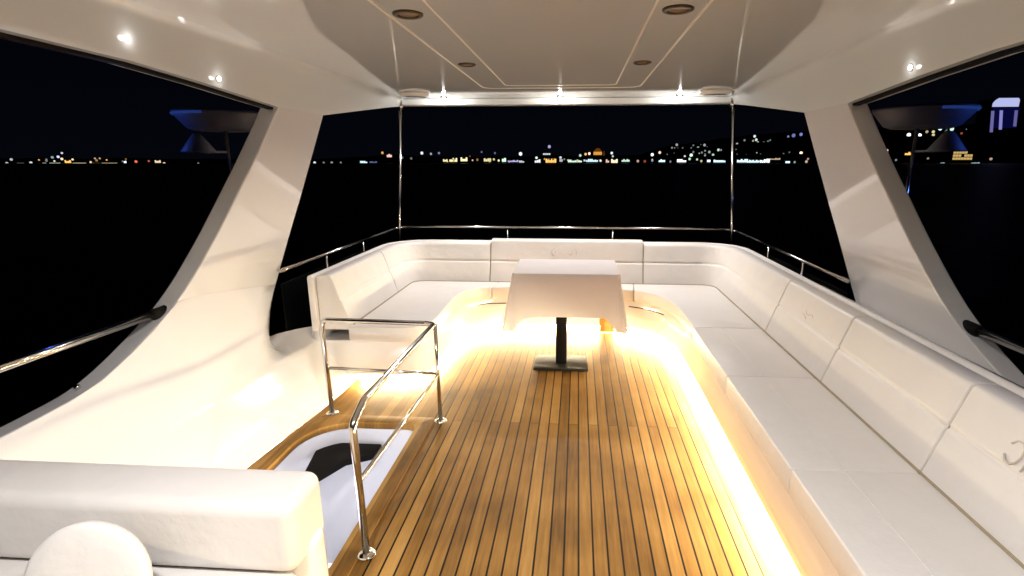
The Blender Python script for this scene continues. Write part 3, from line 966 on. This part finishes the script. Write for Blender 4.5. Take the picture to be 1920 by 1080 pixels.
tube('mid_rail', [(A.x - 0.003, A.y, 0.30), (B.x, B.y, 0.305)], 0.0095, 'chrome', hr, 12)
tube('mid_rail', [(B.x, B.y, 0.30), (N_.x - 0.004, N_.y + 0.004, 0.325)], 0.0095, 'chrome', hr, 12)
for q in (A, B, N_):
    lathe('post_flange', (q.x, q.y, 0.0045), [(0.036, 0), (0.036, 0.004), (0.026, 0.008), (0.018, 0.012)], 'chrome', hr, 24)

# ------------------------------------------------------------------ helm companion seat (near left) and the round stool in front of it
hs_ = thing('bench_seat', 'white upholstered bench seat back in the near left corner', 'seat', (-1.35, 1.2, 0.0))
def rbox(name, x0, x1, y0, y1, z0, z1, mat, parent, r, seg=6):
    return box(name, x0, x1, y0, y1, z0, z1, mat, parent, r, True, seg)
rbox('back_cushion', -2.02, -0.725, 1.10, 1.285, 0.43, 0.642, 'vinyl', hs_, 0.036)
rbox('seat_cushion', -2.02, -0.735, 0.62, 1.14, 0.33, 0.428, 'vinyl', hs_, 0.03)
rbox('back_frame', -2.02, -0.715, 1.15, 1.275, 0.0, 0.50, 'gel', hs_, 0.05)
box('seat_base', -1.98, -0.78, 0.68, 1.17, 0.0, 0.33, 'gel', hs_, 0.02)
def view_point(u, v_, Y):
    fw = Vector((-math.sin(YAW), math.cos(YAW), 0)); R = Vector((math.cos(YAW), math.sin(YAW), 0)); Z = Vector((0, 0, 1))
    Fw = fw * math.cos(PITCH) - Z * math.sin(PITCH); U = fw * math.sin(PITCH) + Z * math.cos(PITCH)
    d = Fw + R * ((u - PX) / F_PX) - U * ((v_ - PY) / F_PX)
    return Vector((0, 0, CAM_H)) + d * (Y / d.y)
hc = Vector((-1.130, 0.945, 0.540))
ch = thing('helm_chair', 'round white padded chair back in the near left corner, in front of the bench seat', 'chair', (hc.x, hc.y, 0.0))
def disc(name, prof, mat, n=48):
    ax = Vector((0.10, -0.96, 0.26)).normalized()
    e1 = ax.cross(Vector((0, 0, 1))).normalized(); e2 = ax.cross(e1).normalized()
    v, f = [], []
    for (rr_d, dd) in prof:
        for k in range(n):
            a = 2 * math.pi * k / n
            v.append(tuple(hc + ax * dd + (e1 * math.cos(a) + e2 * math.sin(a)) * rr_d))
    for i in range(len(prof) - 1):
        for k in range(n): f.append((i * n + k, i * n + (k + 1) % n, (i + 1) * n + (k + 1) % n, (i + 1) * n + k))
    f.append(tuple(range(n))[::-1]); f.append(tuple((len(prof) - 1) * n + k for k in range(n)))
    return obj(name, v, f, mat, ch, True)
disc('back_pad', [(0.10, -0.030), (0.128, -0.024), (0.140, -0.008), (0.142, 0.006), (0.139, 0.014), (0.130, 0.018), (0.09, 0.020), (0.04, 0.020)], 'vinyl')
disc('back_plate', [(0.05, -0.052), (0.10, -0.050), (0.104, -0.036), (0.10, -0.031)], 'bronze')
tube('chair_stem', fillet([(hc.x - 0.02, hc.y + 0.045, hc.z - 0.02), (hc.x - 0.02, hc.y + 0.05, 0.30), (hc.x - 0.02, hc.y - 0.36, 0.30)], 0.05), 0.02, 'rubber', ch, 14)
tube('chair_leg', [(hc.x - 0.02, hc.y - 0.36, 0.0), (hc.x - 0.02, hc.y - 0.36, 0.32)], 0.03, 'rubber', ch, 16)
rbox('chair_seat', hc.x - 0.24, hc.x + 0.20, hc.y - 0.56, hc.y - 0.16, 0.32, 0.39, 'vinyl', ch, 0.03)

# ------------------------------------------------------------------ the far shore
CC = {'white': (0.9, 0.95, 1.0), 'warm': (1.0, 0.78, 0.50), 'cyan': (0.65, 0.95, 1.0), 'yellow': (1.0, 0.9, 0.45), 'orange': (1.0, 0.50, 0.12),
      'red': (0.9, 0.16, 0.08), 'green': (0.72, 1.0, 0.80), 'blue': (0.35, 0.40, 1.0), 'violet': (0.62, 0.60, 1.0), 'pink': (1.0, 0.62, 0.50)}
EM = {}
def em(c, k):
    key = (c, round(k, 2))
    if key not in EM: EM[key] = emit("light_%s" % c, CC[c], k, False)
    return EM[key]
ORD = ['first', 'second', 'third', 'fourth', 'fifth', 'sixth', 'seventh', 'eighth', 'ninth', 'tenth', 'eleventh', 'twelfth', 'thirteenth',
       'fourteenth', 'fifteenth', 'sixteenth', 'seventeenth', 'eighteenth', 'nineteenth', 'twentieth']
ORD += ['twenty ' + o for o in ORD[:9]] + ['thirtieth'] + ['thirty ' + o for o in ORD[:9]] + ['fortieth']
def region(u):
    if u < 520: return 'through the left window'
    if u < 745: return 'between the left pillar and left pole'
    if u < 1365: return 'between the two poles'
    if u < 1560: return 'between the right pole and right pillar'
    return 'through the right window'
# (u, v, width px, height px, colour, strength)   quay buildings with lit fronts
quay = [(40, 311, 14, 2, 'white', .12), (104, 310, 22, 4, 'green', .7), (84, 309, 8, 3, 'cyan', .6), (128, 306, 14, 9, 'orange', .75), (150, 311, 26, 3.4, 'warm', .8),
        (181, 308, 18, 4, 'warm', .7), (206, 308, 30, 3, 'yellow', .55), (296, 303, 12, 4, 'warm', .5), (235, 305.5, 6, 6, 'white', .9),
        (682, 304, 14, 3.4, 'cyan', .6), (700, 304, 14, 2.2, 'blue', .18), (730, 292, 10, 5, 'pink', .55), (835, 301, 9, 4, 'yellow', .5), (850, 300, 15, 6, 'yellow', .65), (870, 299, 13, 6, 'yellow', .75),
        (914, 300, 14, 5, 'yellow', .45), (945, 299, 8, 8, 'green', .6), (962, 302, 20, 3, 'violet', .45), (978, 303, 10, 3, 'white', .4), (1008, 302, 11, 5, 'white', .6),
        (1033, 301.5, 20, 6, 'orange', .8), (1025, 289, 14, 2.4, 'white', .4), (1052, 301, 6, 4, 'white', .3), (1078, 302, 26, 4, 'green', .6), (1110, 301, 22, 4.5, 'cyan', .6), (1098, 301, 8, 3, 'white', .35),
        (1139, 302, 6, 5, 'pink', .5), (1152, 302, 12, 6, 'warm', .75), (1173, 301, 15, 4, 'green', .5), (1241, 301.5, 12, 4, 'cyan', .8), (1278, 301.5, 17, 4.5, 'white', .95),
        (1349, 302, 22, 4, 'cyan', .8), (1329, 300.5, 6, 6, 'white', .8), (1392, 301.5, 20, 5, 'cyan', .85), (1412, 302.5, 22, 4, 'cyan', .75), (1430, 302, 11, 5, 'white', .9), (1453, 298, 20, 2.6, 'warm', .3),
        (1477, 303, 8, 5, 'cyan', .8), (1440, 301.5, 6, 6, 'white', .8), (1647, 292, 15, 9, 'orange', .9), (1706, 288, 18, 5, 'orange', .7), (1787, 304, 20, 6, 'cyan', .65), (1826, 307, 20, 3.4, 'cyan', .55), (1767, 307, 7, 4, 'cyan', .35),
        (1809, 307, 6, 5, 'white', .6)]
# single lamps
lamps = [(13, 306, 5, 'white', .3), (21, 299, 5, 'white', .3), (58, 305, 5, 'white', .4), (70, 309, 4.5, 'white', .35), (98, 295, 5, 'cyan', .2), (116, 287, 4, 'white', .4), (109, 294, 5, 'violet', .7), (116, 298, 5, 'warm', .6),
         (136, 299, 4, 'warm', .6), (170, 304, 4, 'warm', .5), (178, 297, 3.5, 'warm', .25), (187, 297, 3.5, 'warm', .25), (255, 303, 5, 'red', .6), (265, 309, 5, 'red', .35), (279, 302, 4, 'red', .3), (308, 306.5, 5, 'pink', .6), (372, 308.5, 6.5, 'white', .7),
         (590, 305, 5, 'white', .5), (607, 305, 4, 'white', .12), (622, 305, 5, 'white', .16), (639, 305, 4, 'white', .12), (717, 286.5, 5, 'orange', .45), (736, 294, 5, 'warm', .45), (754, 295.5, 5, 'white', .12), (771, 297, 5, 'white', .08),
         (791, 287, 6, 'white', .5), (808, 288.5, 4.5, 'white', .22), (823, 287, 4.5, 'violet', .2), (895, 299.5, 5, 'orange', .15), (881, 293, 3.5, 'red', .12), (928, 287, 4, 'violet', .12), (903, 285, 4, 'violet', .1), (955, 303, 4, 'violet', .3),
         (976, 288.5, 7, 'white', .6), (1006, 296, 5, 'green', .6), (1020, 289, 5, 'white', .7), (1030, 275, 6, 'violet', .35), (1051, 295.5, 5, 'white', .4), (1088, 291.5, 5, 'green', .4), (1098, 289, 5, 'orange', .6), (1105, 288, 5, 'pink', .9),
         (1147, 287, 5, 'white', .55), (1149, 293, 4, 'green', .35), (1196, 302, 5, 'pink', .3), (1209, 302.5, 5, 'red', .18), (1223, 290, 6, 'white', .8), (1223, 301, 4.5, 'violet', .25), (1237, 286, 5.5, 'warm', .5), (1257, 303, 4, 'white', .12),
         (1269, 271.5, 5, 'white', .2), (1260, 277, 4, 'white', .12), (1284, 293, 4, 'white', .4), (1296, 291, 6.5, 'green', .6), (1293, 298, 5, 'green', .4), (1307, 299, 4, 'green', .4), (1315, 302, 4.5, 'yellow', .3), (1309, 277, 5, 'white', .18), (1321, 272, 5, 'white', .2),
         (1330, 285, 5, 'green', .2), (1337, 290.5, 5, 'green', .35), (1347, 281, 5, 'green', .4), (1352, 296.5, 5, 'cyan', .6), (1300, 285, 4, 'white', .1), (1316, 286, 4, 'white', .12), (1375, 280, 4, 'warm', .14), (1382, 270, 4.5, 'white', .25), (1391, 271, 4.5, 'green', .3), (1407, 274, 5, 'white', .2),
         (1415, 255.5, 5, 'white', .45), (1418, 262, 5, 'green', .45), (1421, 267, 4, 'white', .35), (1432, 267, 4, 'white', .08), (1396, 263, 4, 'white', .12), (1447, 275, 5, 'green', .2), (1474, 269.5, 5.5, 'green', .5), (1477, 292, 4, 'green', .2), (1487, 291, 4, 'warm', .15),
         (1502, 287, 6, 'warm', .85), (1512, 303, 5, 'warm', .3), (1490, 304, 4, 'green', .2), (1515, 298, 4, 'pink', .25), (1488, 254, 7, 'blue', .22), (1502, 252, 6, 'blue', .3), (1478, 256, 4, 'violet', .2),
         (1644, 281, 5, 'white', .5), (1663, 282, 5, 'pink', .4), (1663, 289, 5, 'pink', .35), (1704, 253, 7, 'white', .8), (1724, 254, 7, 'white', 1.0), (1719, 260, 6, 'white', .7), (1763, 241, 6.5, 'cyan', .8), (1785, 242, 6.5, 'green', .5),
         (1750, 247, 5, 'yellow', .4), (1750, 253, 5, 'yellow', .35), (1738, 247, 5, 'yellow', .22), (1776, 261, 6, 'white', .45), (1787, 260, 5, 'violet', .22), (1780, 287, 6, 'yellow', .4), (1847, 213.5, 6, 'pink', .6), (1855, 214, 5, 'pink', .7),
         (1850, 241, 4, 'warm', .3), (1838, 250, 6, 'warm', .25), (1848, 232, 4, 'warm', .2), (1858, 251, 5, 'violet', .55), (1851, 294.5, 6, 'warm', .5), (1858, 298, 5, 'pink', .25), (1883, 294.5, 6, 'white', .5), (1915, 294.5, 7, 'white', .8), (1803, 250, 4, 'red', .2), (1830, 291, 4, 'red', .15),
         (1680, 300, 4, 'white', .12), (1693, 296, 4, 'warm', .15), (1740, 297, 4, 'warm', .15), (1815, 268, 4, 'warm', .12), (1827, 259, 4, 'white', .12), (1795, 270, 4, 'white', .1), (1870, 270, 4, 'warm', .12)]
xr = random.Random(11)
for n_x in range(56):
    u = xr.choice((xr.uniform(1240, 1360), xr.uniform(1372, 1500), xr.uniform(1372, 1500), xr.uniform(1660, 1840)))
    top_v = interp(hp, u) + 5
    lamps.append((round(u), round(xr.uniform(top_v, 296), 1), xr.choice((2, 2.5, 3.5)), xr.choice(('white', 'warm', 'green', 'cyan')), xr.choice((.06, .1, .15, .25))))
for n_x in range(26):
    u = xr.choice((xr.uniform(30, 240), xr.uniform(820, 1230), xr.uniform(820, 1190)))
    lamps.append((round(u), round(xr.uniform(298, 303), 1), xr.choice((3, 3.5, 4.5)), xr.choice(('white', 'warm', 'yellow', 'orange')), xr.choice((.12, .2, .35, .5))))
GAIN = 2.0
D_ = 1500.0
mpp = 1.0
cnt = {}
for (u, v_, w, h, c, k) in sorted(quay):
    Yd = D_ if v_ > 297 else 1620.0
    a = pix(u - w / 2, v_ - h * 0.62, Yd); b = pix(u + w / 2, v_ + h * 0.55, Yd)
    key = ('q', c, region(u)); cnt[key] = cnt.get(key, 0) + 1
    o = thing('quay_building', f'{ORD[cnt[key]-1]} {c} lit waterfront building from the left, seen {region(u)}', 'building', ((a.x + b.x) / 2, Yd, SEA), 'lit buildings along the far shore')
    topz = max(a.z, SEA + 6) + 1.5
    box('wall', a.x - 1, b.x + 1, Yd, Yd + 18, SEA - 0.5, topz, 'city', o)
    # lit storey: a row of window bays of unequal brightness
    zb, zt = max(min(a.z, b.z), SEA + 0.6), max(a.z, b.z)
    n = max(1, int(round(w / 3.2)))
    wd = (b.x - a.x) / n
    vv, ff = [], []
    rr2 = random.Random(int(u))
    for i in range(n):
        x0 = a.x + wd * i + wd * 0.06; x1 = x0 + wd * 0.88
        z1 = zt - (zt - zb) * rr2.choice((0, 0, 0.25, 0.4)) if n > 1 else zt
        s = len(vv)
        for q in ((x0, Yd - 0.6, zb), (x1, Yd - 0.6, zb), (x1, Yd - 0.6, z1), (x0, Yd - 0.6, z1), (x0, Yd - 0.1, zb), (x1, Yd - 0.1, zb), (x1, Yd - 0.1, z1), (x0, Yd - 0.1, z1)): vv.append(q)
        ff += [tuple(s + j for j in q) for q in ((0, 1, 2, 3), (4, 7, 6, 5), (0, 4, 5, 1), (3, 2, 6, 7), (0, 3, 7, 4), (1, 5, 6, 2))]
    obj('lit_windows', vv, ff, em(c, k * GAIN), o)
lmesh = {}
for (u, v_, w, c, k) in sorted(lamps):
    hill = v_ < 297
    Yd = 1490.0 if not hill else (1750.0 if v_ > 280 else 2050.0)
    q = pix(u, v_, Yd)
    rad = w * 0.44 * Yd / F_PX
    key = ('l', c, region(u), hill); cnt[key] = cnt.get(key, 0) + 1
    where = 'hillside' if hill else 'waterfront'
    foot = SEA if not hill else q.z - 9 * rad
    o = thing('shore_lamp', f'{ORD[cnt[key]-1]} small {c} {where} lamp from the left, seen {region(u)}', 'lamp', (q.x, Yd, foot), 'single lamps on the far shore')
    mk = (round(rad, 1), c, k)
    lathe('lamp_globe', (q.x, Yd, q.z), [(rad * 0.4, -rad), (rad * 0.86, -rad * 0.6), (rad, 0), (rad * 0.86, rad * 0.6), (rad * 0.4, rad)], em(c, k * GAIN), o, 10)
    tube('lamp_post', [(q.x, Yd + rad, foot), (q.x, Yd + rad, q.z)], 0.25, 'city', o, 6)

# lit dome on the skyline (orange)
a = pix(1118, 290, 1900)
sc = 1900.0 / F_PX
dm = thing('domed_hall', 'orange floodlit domed building on the skyline between the two poles', 'building', (a.x, 1900, SEA))
Mo = emit("floodlit_orange", (1.0, 0.46, 0.08), 0.75)
Mo2 = emit("floodlit_dim_orange", (0.8, 0.22, 0.02), 0.16)
box('wall', a.x - 13 * sc, a.x + 13 * sc, 1900, 1930, SEA, a.z - 1 * sc, 'city', dm)
box('lit_front', a.x - 5 * sc, a.x + 10 * sc, 1896, 1899, a.z - 0.5 * sc, a.z + 5 * sc, Mo, dm)
lathe('dome', (a.x + 3 * sc, 1912, a.z + 5 * sc), [(7 * sc, 0), (6.4 * sc, 2 * sc), (5 * sc, 4 * sc), (2.6 * sc, 5.8 * sc), (0.4 * sc, 6.6 * sc)], Mo2, dm, 20)
lathe('minaret', (a.x - 13 * sc, 1905, a.z - 2 * sc), [(0.9 * sc, 0), (0.9 * sc, 5 * sc), (0.2 * sc, 9 * sc)], Mo2, dm, 10)
lathe('minaret', (a.x + 14 * sc, 1905, a.z - 2 * sc), [(0.9 * sc, 0), (0.9 * sc, 5 * sc), (0.2 * sc, 9 * sc)], Mo2, dm, 10)

# office tower with the glowing crown, right window
def tower():
    Yd = 1800.0
    L_, R2, T, Bt = 1862.0, 1909.0, 184.0, 306.0
    a = pix(L_, T, Yd); b = pix(R2, Bt, Yd)
    tw = thing('office_tower', 'tall dark tower with a glowing violet white crown and vertical light strips', 'tower', ((a.x + b.x) / 2, Yd, SEA))
    def px(u, v_): q = pix(u, v_, Yd); return q.x, q.z
    box('tower_body', a.x + 2, b.x - 2, Yd, Yd + 60, SEA, a.z - 2, 'city', tw)
    xa, za = px(1860, 203); xb, zb = px(1907, 240)
    box('lit_facade', xa + 3, xb - 3, Yd - 0.4, Yd - 0.1, zb, za, emit("facade_glow", (0.03, 0.04, 0.5), 0.07), tw)
    x0, z1 = px(1863, 184); x1, z0 = px(1909, 200)
    w, h = x1 - x0, z1 - z0
    lp = [(x0, z0), (x1, z0), (x1, z1 - 0.25 * h), (x1 - 0.06 * w, z1), (x0 + 0.2 * w, z1), (x0 + 0.08 * w, z1 - 0.25 * h), (x0, z1 - 0.6 * h)]
    vv = [(q[0], Yd - 2, q[1]) for q in lp] + [(q[0], Yd - 0.5, q[1]) for q in lp]
    n = len(lp)
    ff = [tuple(range(n)), tuple(range(n, 2 * n))[::-1]] + [(k, n + k, n + (k + 1) % n, (k + 1) % n) for k in range(n)]
    obj('tower_crown', vv, ff, emit("crown_glow", (0.55, 0.60, 1.0), 0.85), tw)
    for (ua, va, ub, vb, k) in ((1861, 208, 1858, 248, .35), (1877, 207, 1875, 243, .6), (1905, 207, 1902, 237, .3)):
        xa, za = px(ua, va); xb, zb = px(ub, vb)
        hw = 2.3 * Yd / F_PX
        vv = []
        for yy in (Yd - 2, Yd - 0.5): vv += [(xb - hw, yy, zb), (xb + hw, yy, zb), (xa + hw, yy, za), (xa - hw, yy, za)]
        obj('light_strip', vv, [(0, 1, 2, 3), (4, 7, 6, 5), (0, 4, 5, 1), (1, 5, 6, 2), (2, 6, 7, 3), (3, 7, 4, 0)], emit("strip_glow", (0.42, 0.38, 1.0), k), tw)
tower()
# floodlit palace on the water, right window
a = pix(1788, 283, 1480); b = pix(1822, 300, 1480)
pl = thing('floodlit_palace', 'broad yellow floodlit building on the waterfront below the tower', 'building', ((a.x + b.x) / 2, 1480, SEA))
box('wall', a.x, b.x, 1480, 1500, SEA, a.z, 'city', pl)
vv, ff = [], []
nx, nz = 7, 3
for i in range(nx):
    for j in range(nz):
        x0 = a.x + (b.x - a.x) * (i + 0.08) / nx; x1 = a.x + (b.x - a.x) * (i + 0.92) / nx
        z0 = b.z + (a.z - b.z) * (j + 0.08) / nz; z1 = b.z + (a.z - b.z) * (j + 0.85) / nz
        if (i, j) in ((5, 2), (6, 2), (3, 1)): continue
        s = len(vv)
        vv += [(x0, 1479, z0), (x1, 1479, z0), (x1, 1479, z1), (x0, 1479, z1), (x0, 1479.7, z0), (x1, 1479.7, z0), (x1, 1479.7, z1), (x0, 1479.7, z1)]
        ff += [tuple(s + q for q in c) for c in ((0, 1, 2, 3), (4, 7, 6, 5), (0, 4, 5, 1), (3, 2, 6, 7), (0, 3, 7, 4), (1, 5, 6, 2))]
obj('lit_windows', vv, ff, emit("floodlit_yellow", (1.0, 0.68, 0.22), 0.6), pl)
